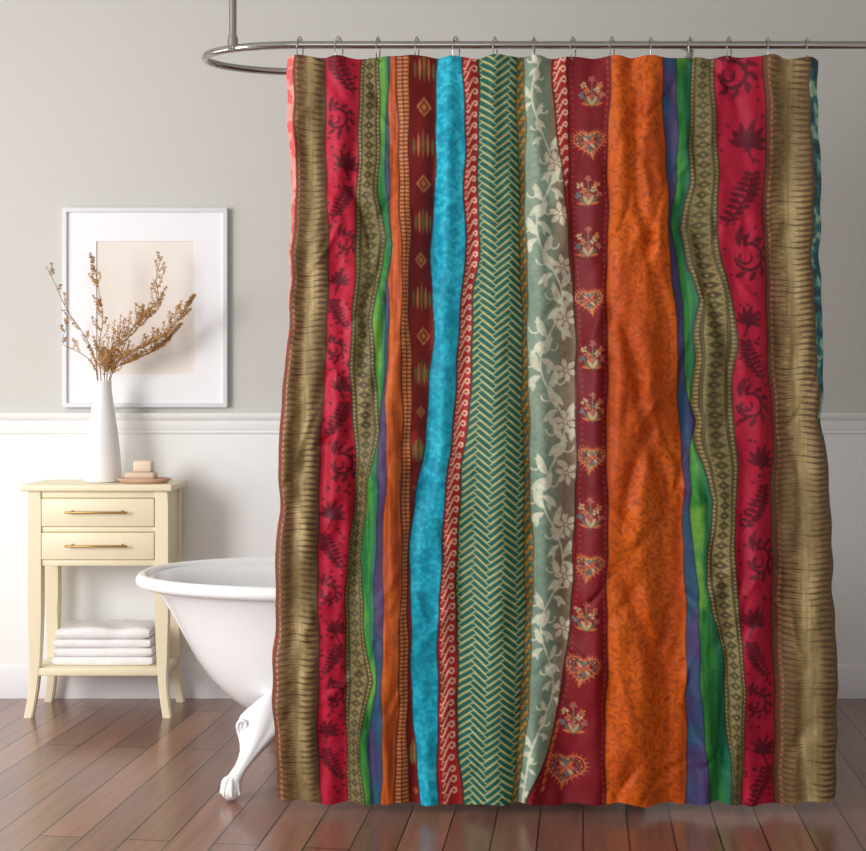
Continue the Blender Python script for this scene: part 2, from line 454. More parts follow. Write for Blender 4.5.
bm=NB(); add_tube(bm,[(px_,py_,RZ-.004),(px_,py_,RZ+.018),(px_,py_,RZ+.03)],[.0125,.0135,.0115],18)
obj('collar',bm,M_steel,rod)
bm=NB(); add_lathe(bm,[(0,2.6),(.035,2.6),(.035,2.594),(.015,2.585),(0,2.585)],px_,py_,28); obj('flange',bm,M_steel,rod)
bm=NB(); add_tube(bm,[(1.75,RY,RZ),(1.742,RY,RZ),(1.735,RY,RZ)],[.03,.03,.014],24); obj('flange',bm,M_steel,rod)

# ------------------------------------------------------------ curtain pattern (woven/printed colours of the cloth)
ysb=[60,150,250,350,450,550,650,750,803]
RAW=[
[286,289,291,286,279,276,273,274,278],
[294,295,293,286,279,276,273,274,278],
[324,326,327,324,321,320,318,318,320],
[361,358,358,352,349,350,346,345,347],
[380,379,378,377,370,364,363,358,366],
[388,386,387,385,379,376,374,368,371],
[390,389,389,388,384,383,383,382,381],
[396,398,402,402,402,402,400,396,395],
[409,410,411,412,412,408,408,408,410],
[437,436,431,430,427,409,411,414,421],
[463,465,462,459,450,441,438,437,439],
[478,479,475,472,462,457,457,458,463],
[516,518,520,522,523,525,525,517,511],
[524,525,526,528,529,533,532,524,518],
[546,549,551,552,552,554,556,550,520],
[551,559,571,577,577,575,569,551,520],
[568,569,572,578,578,576,570,551,520],
[610,608,607,607,607,607,607,606,604],
[662,667,671,679,684,686,687,688,687],
[677,678,678,684,690,695,701,706,712],
[691,690,690,694,699,707,718,730,729],
[714,718,724,730,735,738,740,741,741],
[762,765,767,769,772,774,775,776,777],
[811,813,814,816,827,835,838,840,836],
[821,823,824,825,827,835,838,840,836]]
X0,X1,Y0,Y1,S=262,852,46,816,2
nxp=(X1-X0)*S; nyp=(Y1-Y0)*S
ya=Y0+(np.arange(nyp)+.5)/S
def bcurve(r):
    v=np.interp(ya,ysb,r); k=50*S; pad=np.pad(v,(k,k),mode='edge')
    ker=np.hanning(2*k+1); ker/=ker.sum()
    return np.convolve(pad,ker,mode='valid')
BC=[bcurve(r) for r in RAW]
for i in range(2,len(BC)-2):
    BC[i]=BC[i]+ .9*np.sin(ya/23+i*2.1)+.5*np.sin(ya/9.3+i)
def bumpb(i,yc,w,a,sharp=False):
    q=np.abs(ya-yc)/w
    BC[i]=BC[i]+a*(np.maximum(0,1-q) if sharp else np.exp(-q*q))
for (i,yc,w,a,sh) in ((3,205,40,-3,0),(4,238,42,9,1),(5,245,50,5,1),(4,320,35,-6,1),(3,330,60,-3,0),(3,470,70,5,0),(4,430,60,8,1),(4,560,45,-6,1),(3,600,50,-4,0),(4,680,55,11,1),(5,690,45,5,1),(6,470,60,2,0),
   (19,225,45,-5,1),(20,228,46,-10,1),(21,230,60,-6,0),(20,300,35,8,1),(19,330,50,3,0),(21,330,50,5,0),(19,420,50,6,1),(20,410,50,-5,1),(20,500,45,8,1),(20,585,40,-6,1),(19,540,40,-3,0),(20,665,45,4,1),(21,560,60,-4,0),(21,690,40,4,0),(19,700,50,-4,0),
   (22,240,60,-3,0),(22,450,50,3,0),(2,300,50,3,0),(2,520,60,-3,0),(8,300,50,-2,0),(9,330,40,3,0),(9,480,40,-4,0),(10,240,30,4,0),(11,250,30,4,0),(11,420,40,4,0)):
    bumpb(i,yc,w,a,bool(sh))
edge_l=1.1*np.sin(ya/23)+1.0*np.sin(ya/8.1+2)*np.sin(ya/61)+3*np.exp(-((ya-520)/22)**2)-2.5*np.exp(-((ya-455)/16)**2)
edge_r=1.0*np.sin(ya/26+1)+1.0*np.sin(ya/7.7)*np.sin(ya/53)-3*np.exp(-((ya-420)/22)**2)+2.5*np.exp(-((ya-470)/16)**2)
for i in (0,1): BC[i]=BC[i]+edge_l
for i in (23,24): BC[i]=BC[i]+edge_r
for i in range(1,len(BC)): BC[i]=np.maximum(BC[i],BC[i-1])
def bnd(i,y): return float(np.interp(y,ya,BC[i]))
XX,YY=np.meshgrid(X0+(np.arange(nxp)+.5)/S,ya)
XX=XX.astype(np.float32); YY=YY.astype(np.float32)
sid=np.full(XX.shape,-1,np.int32)
for b_ in BC: sid+= (XX>b_[:,None]).astype(np.int32)
sid=np.clip(sid,0,23)
def vnoise(sx,sy,seed,oct=3):
    r=np.random.RandomState(seed); out=np.zeros(XX.shape,np.float32); amp=1;tot=0
    for o_ in range(oct):
        gx=int((X1-X0)/sx)+3; gy=int((Y1-Y0)/sy)+3
        g=r.rand(gy,gx).astype(np.float32)
        fx=(XX-X0)/sx; fy=(YY-Y0)/sy; ix=fx.astype(int); iy=fy.astype(int); fx=fx-ix; fy=fy-iy
        fx=fx*fx*(3-2*fx); fy=fy*fy*(3-2*fy)
        v=(g[iy,ix]*(1-fx)+g[iy,ix+1]*fx)*(1-fy)+(g[iy+1,ix]*(1-fx)+g[iy+1,ix+1]*fx)*fy
        out+=amp*v; tot+=amp; amp*=.5; sx=max(sx/2,1.01); sy=max(sy/2,1.01)
    return out/tot
IMG=np.zeros(XX.shape+(3,),np.float32)
def A(c): return np.array(c,np.float32)
def sub(k):
    ys_,xs_=np.where(sid==k)
    return slice(ys_.min(),ys_.max()+1),slice(xs_.min(),xs_.max()+1)
class Strip:
    def __init__(s,k):
        s.k=k; s.sl=sub(k); s.m=(sid[s.sl]==k).astype(np.float32); s.X=XX[s.sl]; s.Y=YY[s.sl]
        s.l=BC[k][s.sl[0]][:,None]; s.r=BC[k+1][s.sl[0]][:,None]; s.d=s.X-s.l; s.e=s.r-s.X; s.u=s.d/np.maximum(s.r-s.l,1)
    def paint(s,c,mask=None,a=1.0):
        mm=s.m*a if mask is None else s.m*np.clip(mask,0,1)*a
        I=IMG[s.sl]; c=A(c)
        I[:]=I*(1-mm[...,None])+c*mm[...,None]
def tri(v): return np.abs((v%1)*2-1)
def st(v,w=.12): return np.clip(v/w+.5,0,1)
def win(xa,xb,ya_,yb_):
    i0=max(int((ya_-Y0)*S),0); i1=min(int((yb_-Y0)*S)+1,nyp); j0=max(int((xa-X0)*S),0); j1=min(int((xb-X0)*S)+1,nxp)
    if i1<=i0 or j1<=j0: return None
    return slice(i0,i1),slice(j0,j1)
def putm(sl,m,c,k,a):
    m=m*a
    if k is not None:
        kk=k if isinstance(k,(tuple,list)) else (k,)
        m=m*np.isin(sid[sl],kk)
    IMG[sl]=IMG[sl]*(1-m[...,None])+A(c)*m[...,None]
def seg(x0,y0,x1,y1,w,c,k=None,a=1.0,w2=None):
    sl=win(min(x0,x1)-w-1,max(x0,x1)+w+1,min(y0,y1)-w-1,max(y0,y1)+w+1)
    if sl is None: return
    X=XX[sl];Y=YY[sl]; dx=x1-x0;dy=y1-y0; L=dx*dx+dy*dy+1e-6
    t=np.clip(((X-x0)*dx+(Y-y0)*dy)/L,0,1); d=np.hypot(X-x0-t*dx,Y-y0-t*dy)
    ww=w/2 if w2 is None else (w/2*(1-t)+w2/2*t)
    putm(sl,np.clip((ww-d)*S+.5,0,1),c,k,a)
def line(p,w,c,k=None,a=1.0):
    for q,r in zip(p,p[1:]): seg(q[0],q[1],r[0],r[1],w,c,k,a)
def ell(cx,cy,rx,ry,ang,c,k=None,a=1.0,ring=0):
    R=max(rx,ry)+2; sl=win(cx-R,cx+R,cy-R,cy+R)
    if sl is None: return
    X=XX[sl]-cx;Y=YY[sl]-cy; ca,sa=math.cos(ang),math.sin(ang)
    u=(X*ca+Y*sa)/rx; v=(-X*sa+Y*ca)/ry; q=np.sqrt(u*u+v*v); mn=min(rx,ry)
    if ring: m=np.clip((ring/2-np.abs(q-1)*mn)*S+.5,0,1)
    else: m=np.clip((1-q)*mn*S+.5,0,1)
    putm(sl,m,c,k,a)
def leaf(cx,cy,L,w,ang,c,k=None,a=1.0,bend=0.0):
    R=L+3; sl=win(cx-R,cx+R,cy-R,cy+R)
    if sl is None: return
    X=XX[sl]-cx;Y=YY[sl]-cy; u=(X*math.cos(ang)+Y*math.sin(ang))/L; v=(-X*math.sin(ang)+Y*math.cos(ang))
    v=v-bend*L*np.clip(u,0,1)**2
    h=w*np.maximum(np.sin(np.clip(u,0,1)*PI),0)**.8
    putm(sl,np.clip((h-np.abs(v))*S+.5,0,1)*((u>0)&(u<1)),c,k,a)
def arc(cx,cy,r,a0,a1,w,c,k=None,a=1.0,n=7):
    line([(cx+r*math.cos(a0+(a1-a0)*i/n),cy+r*math.sin(a0+(a1-a0)*i/n)) for i in range(n+1)],w,c,k,a)

n_lo=vnoise(30,60,1); n_f=vnoise(3,3,2,2); n_v=vnoise(2.5,40,3,2); n_m=vnoise(9,9,4,3); n_h=vnoise(40,3.2,6,1)
base=[(214,92,92),(132,104,64),(172,20,48),(104,92,54),(56,130,46),(56,58,100),(180,78,26),(134,60,32),(116,20,20),(16,164,194),(170,36,38),(176,166,104),(172,124,36),(134,154,134),(142,124,102),(166,38,36),(114,16,26),(198,84,8),(52,62,108),(50,130,52),(114,102,62),(166,18,50),(142,118,76),(40,104,110)]
for k,c in enumerate(base):
    s=Strip(k); s.paint(c)
# --- 1 & 22: ikat spikes
def ikat(k,flip):
    s=Strip(k); u=s.u if not flip else 1-s.u
    per=5.8; wob=1.4*np.sin(s.Y/40)+1.0*np.sin(s.X/6+s.Y/70)
    ph=(s.Y+wob)/per
    t=1-np.minimum(1,np.abs((ph%1)-.5)*2.6)
    rv=.6+.9*n_h[s.sl]
    s.paint((182,164,116),st(.40-np.abs(u-.55)*1.9,.4)*.85)
    s.paint((140,116,74),st(n_v[s.sl]-.50,.2)*.5)
    s.paint((86,54,36),st(t*.34*rv+.09-u,.09)*.85)
    s.paint((80,58,42),st(t*.36*rv+.05-(1-u),.09)*.82)
    s.paint((118,88,56),st((1-tri(ph+.5))*.30-np.abs(u-.24)-.05,.10)*.6)
    s.paint((154,44,42),st(.045-np.abs(u-.09),.04)*st(tri(s.Y/5)-.45)*.7)
    s.paint((204,186,136),st(.02-np.abs(u-.12),.03)*st(tri(s.Y/per+.5)-.4)*.6)
    s.paint((100,80,50),st(n_lo[s.sl]-.54,.2)*.4)
ikat(1,False); ikat(22,False)
s=Strip(0); s.paint((236,156,146),(n_m[s.sl]>.55)*.8)
s=Strip(23); s.paint((20,62,72),st(n_m[s.sl]-.55,.1)); s.paint((140,168,146),st(.36-n_m[s.sl],.1))
# --- crimson 2, 21
def crimson(k,seed):
    s=Strip(k); s.paint((192,28,62),st(n_lo[s.sl]-.55,.3)*.5)
    r=random.Random(seed); dk=(84,8,28)
    y=74; i=r.randint(0,2)
    while y<800:
        l=bnd(k,y); rr_=bnd(k+1,y); w=rr_-l
        typ=i%3; sc=w/38; sg=1 if (i%2) else -1
        cxx=l+w*(.5-.12*sg)
        if typ==0:
            pts=[(cxx-sg*8*sc+sg*22*sc*math.sin(q/9*1.5),y+22*sc-42*sc*q/9) for q in range(10)]
            line(pts,1.6,dk,k,.82)
            for q,(a_,b_) in enumerate(pts[1:]):
                L_2=(13-abs(q-4)*1.3)*sc
                leaf(a_,b_,L_2,2.1*sc,-.5,dk,k,.82,.2); leaf(a_,b_,L_2,2.1*sc,PI+.5,dk,k,.82,-.2)
        elif typ==1:
            arc(cxx,y,11*sc,-PI*.6,PI*.95,3.2*sc,dk,k,.82,10)
            arc(cxx-3*sc,y+1,5*sc,-PI*.2,PI*1.2,2.2*sc,dk,k,.82)
            for q in range(7):
                a=-1.9+q*.62; leaf(cxx+12*sc*math.cos(a),y+12*sc*math.sin(a),10*sc,2.5*sc,a+.5,dk,k,.82,.3)
            leaf(cxx-8*sc,y-8*sc,18*sc,3.2*sc,-PI*.55,dk,k,.82,.3)
        else:
            for q in range(7):
                a=-PI*.95+q*.32*PI/2.0; leaf(cxx,y+8*sc,(21-abs(q-3)*2)*sc,2.7*sc,a,dk,k,.82,.15)
            ell(cxx,y+10*sc,3*sc,3*sc,0,dk,k,.82); seg(cxx,y+10*sc,cxx-sg*5*sc,y+22*sc,1.8,dk,k,.82)
        for q in range(9): ell(l+r.uniform(.06,.94)*w,y+r.uniform(-22,30),1.8,1.5,0,dk,k,.75)
        y+=45*sc+r.uniform(2,7); i+=1
crimson(2,3); crimson(21,9)
# --- olive ribbon 3, 20
def olive(k):
    s=Strip(k); q=np.abs(s.u-.5)
    nest=q/.30*.5+tri(s.Y/10)*.5
    s.paint((172,156,102),st(tri(nest*3.2)-.5,.25)*st(.29-q,.04)*.75)
    s.paint((48,42,30),st(.10-np.abs(nest-.28),.08)*st(.29-q,.04)*.75)
    for c in (.15,.20,.80,.85): s.paint((50,42,30),st(.015-np.abs(s.u-c),.02)*.8)
    for c,p_ in ((.09,4.2),(.91,4.2)):
        s.paint((186,170,118),st(.30-np.hypot((s.u-c)*9,((s.Y/p_)%1)-.5),.15)*.7)
    s.paint((48,42,30),st(tri(s.Y/4.2)-.7,.2)*((s.u<.15)|(s.u>.85))*.5)
    s.paint((84,78,46),st(n_lo[s.sl]-.5,.3)*.35)
olive(3); olive(20)
for k in (4,19):
    s=Strip(k); s.paint((22,98,58),st(n_v[s.sl]-.5,.2)*.65); s.paint((118,162,52),st(.46-n_lo[s.sl],.12)*.65)
    s.paint((18,96,88),st(s.u-.66,.15)*.6)
for k in (5,18):
    s=Strip(k); s.paint((88,52,92),st(n_lo[s.sl]-.5,.2)*.5); s.paint((34,88,108),st(.44-n_lo[s.sl],.15)*.65)
s=Strip(6); s.paint((142,56,24),st(n_v[s.sl]-.55,.2)*.6); s.paint((202,110,42),st(.38-n_v[s.sl],.2)*.5)
s=Strip(7); s.paint((208,148,88),st(tri(s.Y/4)-.52,.25)*st(.4-np.abs(s.u-.5),.08)*.8); s.paint((84,28,20),st(.05-np.abs(s.u-.5),.04)*.8); s.paint((84,28,20),st(.05-s.u,.04)*.8)
# --- dark red 8 with diamonds
s=Strip(8); s.paint((148,38,28),st(n_lo[s.sl]-.5,.2)*.4)
y=70; i=0
gold=(206,144,78)
while y<800:
    l=bnd(8,y); r_=bnd(9,y); w=r_-l; cxx=(l+r_)/2+1
    if w>6:
        sc=min(1,w/27)
        if i%2==1:
            for q,cc in ((1,gold),(.66,(110,24,22)),(.36,gold)):
                sl=win(cxx-12,cxx+12,y-14,y+14); m=(np.abs(XX[sl]-cxx)/(9*q*sc)+np.abs(YY[sl]-y)/(12*q*sc)); putm(sl,np.clip((1-m)*6,0,1)*(.6+.4*n_f[sl]),cc,8,.9)
        else:
            for q in range(-2,3): leaf(cxx+q*4.6*sc,y-16+abs(q)*4,30-abs(q)*6,1.5,PI/2,(188,122,66) if q%2 else (104,108,58),8,.85)
    y+=38; i+=1
s=Strip(9); s.paint((66,194,212),st(n_f[s.sl]-.52,.15)*.55); s.paint((8,130,162),st(.42-n_m[s.sl],.12)*.55); s.paint((10,144,174),st(n_lo[s.sl]-.55,.2)*.4)
# --- looped border strips
def squig(k):
    y=62; r=random.Random(k)
    while y<804:
        l=bnd(k,y); r_=bnd(k+1,y); w=r_-l
        if w>5:
            c=(l+r_)/2+r.uniform(-.5,.5); q=min(w/13.5,1.25)*r.uniform(.92,1.08); col=(232,190,162)
            P_=[(-5.6,5.6),(-4.2,6.2),(-3.0,4.2),(-1.2,0),(.8,-4.2),(2.8,-6),(4.8,-5.2),(5.0,-2.8),(3.4,-1.4),(1.8,-2.6)]
            line([(c+a_*q,y+b_*q) for a_,b_ in P_],1.7,col,k,.95)
            line([(c-5.2*q,y+1.8*q),(c-4.0*q,y-.9*q),(c-2.4*q,y-.4*q)],1.2,col,k,.8)
        y+=r.uniform(10.2,11.4)
    s=Strip(k); s.paint((116,18,26),st(1.2-s.d,.8)*.7); s.paint((116,18,26),st(1.2-s.e,.8)*.7)
squig(10); squig(15)
# --- interlocking zigzag 11
s=Strip(11)
s.paint((190,182,120),st(n_lo[s.sl]-.5,.2)*.5)
ctr=(BC[11][s.sl[0]][:,None]+BC[12][s.sl[0]][:,None])*.5
gx=(s.X-ctr)*.80+600+.6*np.sin(s.Y/13); gy=s.Y*1.0
cs=5.4; uu=(gx+gy)/1.41421/cs; vv=(gy-gx)/1.41421/cs+400
LB=3
ii=np.floor(uu); jj=np.floor(vv); kk=(ii-jj)%(2*LB)
fu=uu-ii; fv=vv-jj
hor=kk<LB
pos=np.where(hor,kk+fu,(kk-LB)+(1-fv))
wid=np.where(hor,np.abs(fv-.5),np.abs(fu-.5))
mm_=st(.33-wid,.12)*st(np.minimum(pos,LB-pos)-.02,.15)
s.paint((8,84,78),mm_*.95)
s.paint((12,92,84),st(1.3-s.d,.7)*.7)
# --- ochre 12
s=Strip(12); s.paint((22,98,94),st(tri(s.Y/11+s.u)-.5,.2)*st(.34-np.abs(s.u-.5),.1)*.9); s.paint((120,60,30),st(tri(s.Y/5.5)-.75,.15)*.7)
# --- broad sage panel turning taupe on its right (13+14)
s=Strip(13); s.paint((112,140,122),st(n_lo[s.sl]-.5,.2)*.5)
s=Strip(14); s.paint((134,154,134),st(.30-s.u,.5)*.9); s.paint((124,104,84),st(n_lo[s.sl]-.5,.2)*.4)
wh=(210,212,188); KK=(13,14)
def vxx(y):
    l=bnd(13,y); r_=bnd(15,y); return (l+r_)/2+(r_-l)*.26*math.sin(y/21.0)
y=60; last=None
while y<802:
    if bnd(15,y)-bnd(13,y)>4:
        if last: line([last,(vxx(y),y)],1.8,wh,KK,.95)
        last=(vxx(y),y)
    y+=3
y=66; i=0
while y<798:
    l=bnd(13,y); r_=bnd(15,y); w=r_-l
    if w>7:
        sc=max(.45,min(1.15,w/42)); x=vxx(y); sg=1 if i%2 else -1
        a0=(0 if sg>0 else PI)
        leaf(x,y,20*sc,3.8*sc,a0-sg*.85,wh,KK,.95,-.28*sg)
        leaf(x,y+4,17*sc,3.2*sc,a0+sg*.35,wh,KK,.95,.3*sg)
        arc(x+sg*11*sc,y-9*sc,5*sc,a0,a0+sg*4.6,1.6,wh,KK,.9,8)
        leaf(x+sg*6*sc,y+7*sc,10*sc,2.4*sc,PI/2-sg*.3,wh,KK,.9,.2*sg)
    y+=17; i+=1
y=110; cr=(216,206,182)
while y<720:
    l=bnd(14,y); r_=bnd(15,y); w=r_-l
    if w>12:
        cxx=l+w*.60
        ell(cxx,y,9,9,0,(138,122,100),KK,.85)
        for q in range(6):
            a=q*PI/3+.3; leaf(cxx+2*math.cos(a),y+2*math.sin(a),10.5,2.8,a,cr,KK,.95)
        ell(cxx,y,1.7,1.7,0,cr,KK)
    y+=52
# --- embroidered strip 16
s=Strip(16); s.paint((140,24,38),st(n_lo[s.sl]-.52,.2)*.5)
ORA=(200,112,60); GRN=(98,118,84); BLU=(92,112,124); PNK=(184,96,84); CRM=(200,166,122)
rq=random.Random(4)
def paisley(cx,cy,sc,flip,k=16):
    # heart-like paisley with a spiky embroidered rim
    pts=[]
    for i in range(36):
        a=2*PI*i/35
        hx=16*math.sin(a)**3; hy=-(13*math.cos(a)-5*math.cos(2*a)-2*math.cos(3*a)-math.cos(4*a))
        pts.append((cx+hx*.85*sc+flip*max(0,hy)*.18*sc,cy+hy*.80*sc))
    for i,(x,y) in enumerate(pts):
        dx,dy=x-cx,y-cy; L=math.hypot(dx,dy)+1e-6
        seg(x+dx/L*1.0,y+dy/L*1.0,x+dx/L*4.4,y+dy/L*4.4,1.3,ORA,k,.9,.4)
    line(pts,1.5,ORA,k,.9)
    for i in range(0,35): 
        x,y=pts[i]; ell(cx+(x-cx)*.80,cy+(y-cy)*.80,1.0,1.0,0,CRM if i%2 else GRN,k,.85)
    line([(cx+(x-cx)*.62,cy+(y-cy)*.62) for x,y in pts],1.0,GRN,k,.85)
    for i in range(8):
        a=i*PI/4; leaf(cx+1.5*math.cos(a),cy+1.5*math.sin(a),6.0*sc,1.5*sc,a,(PNK,CRM,BLU,ORA)[i%4],k,.9)
    ell(cx,cy,1.5*sc,1.5*sc,0,ORA,k)
def sprig(cx,cy,sc,k=16):
    seg(cx,cy+15*sc,cx,cy-8*sc,1.2,GRN,k)
    for dx,dy,c in ((0,-13,PNK),(-8,-7,CRM),(8,-7,ORA),(-10,3,BLU),(10,3,PNK),(-5,-1,ORA),(5,-2,CRM),(0,4,PNK)):
        line([(cx,cy+dy+7*sc),(cx+dx*sc,cy+dy*sc)],1.0,GRN,k,.85)
        for q in range(5):
            a=q*2*PI/5+rq.random(); leaf(cx+dx*sc,cy+dy*sc,4.0*sc,1.1*sc,a,c,k,.9)
        ell(cx+dx*sc,cy+dy*sc,1.0,1.0,0,GRN,k)
    for q in (.2,.65,1.1):
        leaf(cx,cy+13*sc,11*sc,1.6,-q,(ORA,GRN,CRM)[int(q*2)],k,.85); leaf(cx,cy+13*sc,11*sc,1.6,PI+q,(ORA,GRN,CRM)[int(q*2)],k,.85)
for (cx_,cy_,sc_,t_) in ((592,92,1.0,1),(589,142,1.05,0),(588,192,1.0,1),(588,243,1.0,1),(589,300,.92,0),(592,356,.95,1),(592,408,.95,1),(592,458,.95,0),(590,514,1.0,1),(589,566,.98,0),(586,617,1.0,1),(583,668,1.15,0),(574,720,1.05,1),(567,770,1.35,0)):
    if t_: sprig(cx_,cy_,sc_)
    else: paisley(cx_,cy_,sc_,1 if cy_<400 else -1)
y=62
while y<803:
    r_=bnd(17,y); ell(r_-3,y,1.0,1.6,0,(190,90,60),16,.6); y+=6
    l_=bnd(16,y); ell(l_+4,y,1.0,1.0,0,(190,110,70),16,.5)
for q in range(9): leaf(540+q*2,792-q*8,9,2,-1.0,ORA,16,.7)
# --- orange 17
s=Strip(17); s.paint((212,102,16),st(n_lo[s.sl]-.52,.25)*.5); s.paint((178,68,8),st(.42-n_lo[s.sl],.2)*.5)
r=random.Random(5); dk=(140,52,8)
y=64; row=0
while y<806:
    x=602+(row%2)*7
    while x<694:
        if bnd(17,y)+3<x<bnd(18,y)-3:
            a=r.uniform(0,2*PI); cx_=x+r.uniform(-1.5,1.5); cy_=y+r.uniform(-1.5,1.5); f_=r.choice((-1,1))
            leaf(cx_,cy_,9,2.0,a,dk,17,.45,.35*f_)
            arc(cx_,cy_,4.2,a+f_*1.4,a+f_*4.0,1.2,dk,17,.5,6)
            ell(cx_-7*math.cos(a+.6),cy_-7*math.sin(a+.6),1.2,.9,a,dk,17,.45)
        x+=14
    y+=10.5; row+=1
for i in range(2,23):
    if i==14: continue
    d=np.abs(XX-BC[i][:,None]); m=np.clip(1.1-d,0,1)*.45
    IMG*= (1-m[...,None])
IMG*= (0.91+.18*n_f)[...,None]
IMG=np.clip(IMG,0,255)

# ------------------------------------------------------------ curtain mesh
NX,NY=700,920
ss=np.linspace(0,1,NX)[None,:]; tt=np.linspace(0,1,NY)[:,None]
yc=58+tt*745+0*ss
L_=np.interp(yc[:,0],ya,BC[0])[:,None]; R_=np.interp(yc[:,0],ya,BC[24])[:,None]
PX=L_+(R_-L_)*ss
HK=[300+39.0*i for i in range(14)]
top=56.5+1.5*np.sin(PI*(PX[:1]-300)/39.0)**2
bot=804+1.8*np.sin(PX[-1:]/17.0)+1.0*np.sin(PX[-1:]/7.3+1)-7*np.exp(-(PX[-1:]-L_[-1])/7)-5*np.exp(-(R_[-1]-PX[-1:])/7)
PY=top+(bot-top)*tt
def dist_poly(pts):
    xs=[p[0] for p in pts]; ysv=[p[1] for p in pts]
    o=np.interp(np.arange(0,900),ysv,xs); ker=np.hanning(61); ker/=ker.sum()
    o=np.convolve(np.pad(o,(30,30),mode='edge'),ker,mode='valid')
    out=np.interp(PY,np.arange(0,900),o)
    fade=np.clip((PY-pts[0][1])/40,0,1)*np.clip((pts[-1][1]-PY)/40,0,1)
    return PX-out,fade*fade*(3-2*fade)
t=(PY-58)/745
dep=np.zeros_like(PX)
dep-= .009*(.65+.35*np.sin(PX/43+1))*np.cos(2*PI*(PX-300)/39.0)*np.exp(-t/.08)
env=.35+.65*np.clip(t*2,0,1)
dep+= .017*np.sin(2*PI*PX/112+.9*np.sin(2.2*t)+.6)*env
dep+= .009*np.sin(2*PI*PX/53+1.7*t+2.0+.8*np.sin(PX/90))*env
dep+= .0028*np.sin(2*PI*PX/24+2.2*np.sin(3*t+PX/70))*np.exp(-t/.5)
creases=[([(378,58),(382,200),(388,300),(372,420),(350,600),(345,806)],.025,8),
 ([(362,58),(352,180),(378,260),(352,420),(362,620),(376,806)],.020,7),
 ([(325,58),(330,300),(322,500),(320,806)],.014,7),
 ([(305,40),(312,200),(300,400),(292,560),(300,806)],.014,8),
 ([(340,58),(336,240),(346,420),(334,600),(336,806)],.011,7),
 ([(437,58),(432,300),(428,440),(409,560),(413,806)],.018,7),
 ([(400,58),(398,300),(404,500),(392,806)],.012,7),
 ([(478,58),(474,250),(460,450),(457,806)],.012,7),
 ([(519,58),(524,300),(530,600),(516,806)],.019,8),
 ([(568,58),(574,350),(568,640),(540,806)],.010,8),
 ([(609,58),(607,400),(605,700),(605,806)],.021,7),
 ([(664,58),(672,200),(690,300),(684,500),(690,806)],.025,8),
 ([(712,58),(684,180),(712,300),(742,420),(740,806)],.024,7),
 ([(690,58),(704,240),(690,420),(730,640),(716,806)],.020,7),
 ([(762,58),(768,300),(775,520),(778,806)],.019,8),
 ([(740,58),(748,300),(750,520),(756,806)],.011,8),
 ([(796,58),(788,250),(806,430),(802,600),(806,806)],.016,8),
 ([(646,60),(630,150),(664,330)],.018,6),
 ([(618,300),(640,400),(676,540)],.015,7),
 ([(616,560),(648,640),(676,770)],.014,8),
 ([(640,110),(655,200),(640,280)],.012,6),
 ([(660,400),(630,480),(618,560)],.012,7)]
for pts,am,w in creases:
    d,f=dist_poly(pts)
    fd=f if len(pts)<4 else (.7+.3*np.sin(PY/47+pts[0][0]))
    dep+= am*np.exp(-(d/w)**2)*fd*(.5+.5*np.clip(t*3,0,1)) - am*.5*np.exp(-((d-w*2.0)/(w*1.2))**2)*fd
rw=np.random.RandomState(21)
for q in range(230):
    zone=rw.choice(4,p=[.33,.12,.23,.32])
    cx0=(rw.uniform(285,400),rw.uniform(400,600),rw.uniform(610,685),rw.uniform(680,830))[zone]
    cy0=rw.uniform(80,790); ang=rw.uniform(.12,.85)*rw.choice((-1,1)); Ln=rw.uniform(24,80); wd=rw.uniform(2.8,7.0); am=rw.uniform(.0028,.0085)*rw.choice((-1,1,1))
    i0=np.searchsorted(PY[:,0],cy0-Ln*1.8); i1=np.searchsorted(PY[:,0],cy0+Ln*1.8)
    if i1<=i0: continue
    dx=PX[i0:i1]-cx0; dy=PY[i0:i1]-cy0
    al=dx*math.sin(ang)+dy*math.cos(ang); ac=dx*math.cos(ang)-dy*math.sin(ang)+.004*al*al*rw.choice((-1,1))
    dep[i0:i1]+= am*np.exp(-(ac/wd)**2)*np.exp(-(al/(Ln*.5))**2)
def vn2(U,V,sx,sy,seed):
    U=U-U.min(); V=V-V.min()
    r_=np.random.RandomState(seed); g=r_.rand(int(V.max()/sy)+3,int(U.max()/sx)+3)
    fx=U/sx; fy=V/sy; ix=fx.astype(int); iy=fy.astype(int); fx=fx-ix; fy=fy-iy
    fx=fx*fx*(3-2*fx); fy=fy*fy*(3-2*fy)
    return (g[iy,ix]*(1-fx)+g[iy,ix+1]*fx)*(1-fy)+(g[iy+1,ix]*(1-fx)+g[iy+1,ix+1]*fx)*fy-.5
dep+= .017*vn2(PX+PY*.18,PY,34,70,11)+.013*vn2(PX-PY*.25,PY,22,48,12)+.004*vn2(PX+PY*.1,PY,9,20,13)
dep+= .030*np.exp(-((PX-L_)/10))+.030*np.exp(-((R_-PX)/10))
dep=.058*np.tanh(dep/.058)
CX=(PX-433)/408.0; CZ=CAMZ-(PY-400)/408.0; CYY=2.996+dep
co=np.stack([CX,CYY,CZ],-1).reshape(-1,3).astype(np.float32)
fx=np.clip((PX-X0)*S-.5,0,nxp-2); fy=np.clip((PY-Y0)*S-.5,0,nyp-2); ix=fx.astype(int); iy=fy.astype(int); fx=(fx-ix)[...,None]; fy=(fy-iy)[...,None]
cc=(IMG[iy,ix]*(1-fx)+IMG[iy,ix+1]*fx)*(1-fy)+(IMG[iy+1,ix]*(1-fx)+IMG[iy+1,ix+1]*fx)*fy
cc=cc/255.; cc=np.where(cc<=.04045,cc/12.92,((cc+.055)/1.055)**2.4)
rgba=np.concatenate([cc,np.ones(cc.shape[:2]+(1,))],-1).reshape(-1).astype(np.float32)
idx=np.arange(NX*NY).reshape(NY,NX)
q=np.stack([idx[:-1,:-1],idx[1:,:-1],idx[1:,1:],idx[:-1,1:]],-1).reshape(-1,4)
me=bpy.data.meshes.new('shower_curtain')
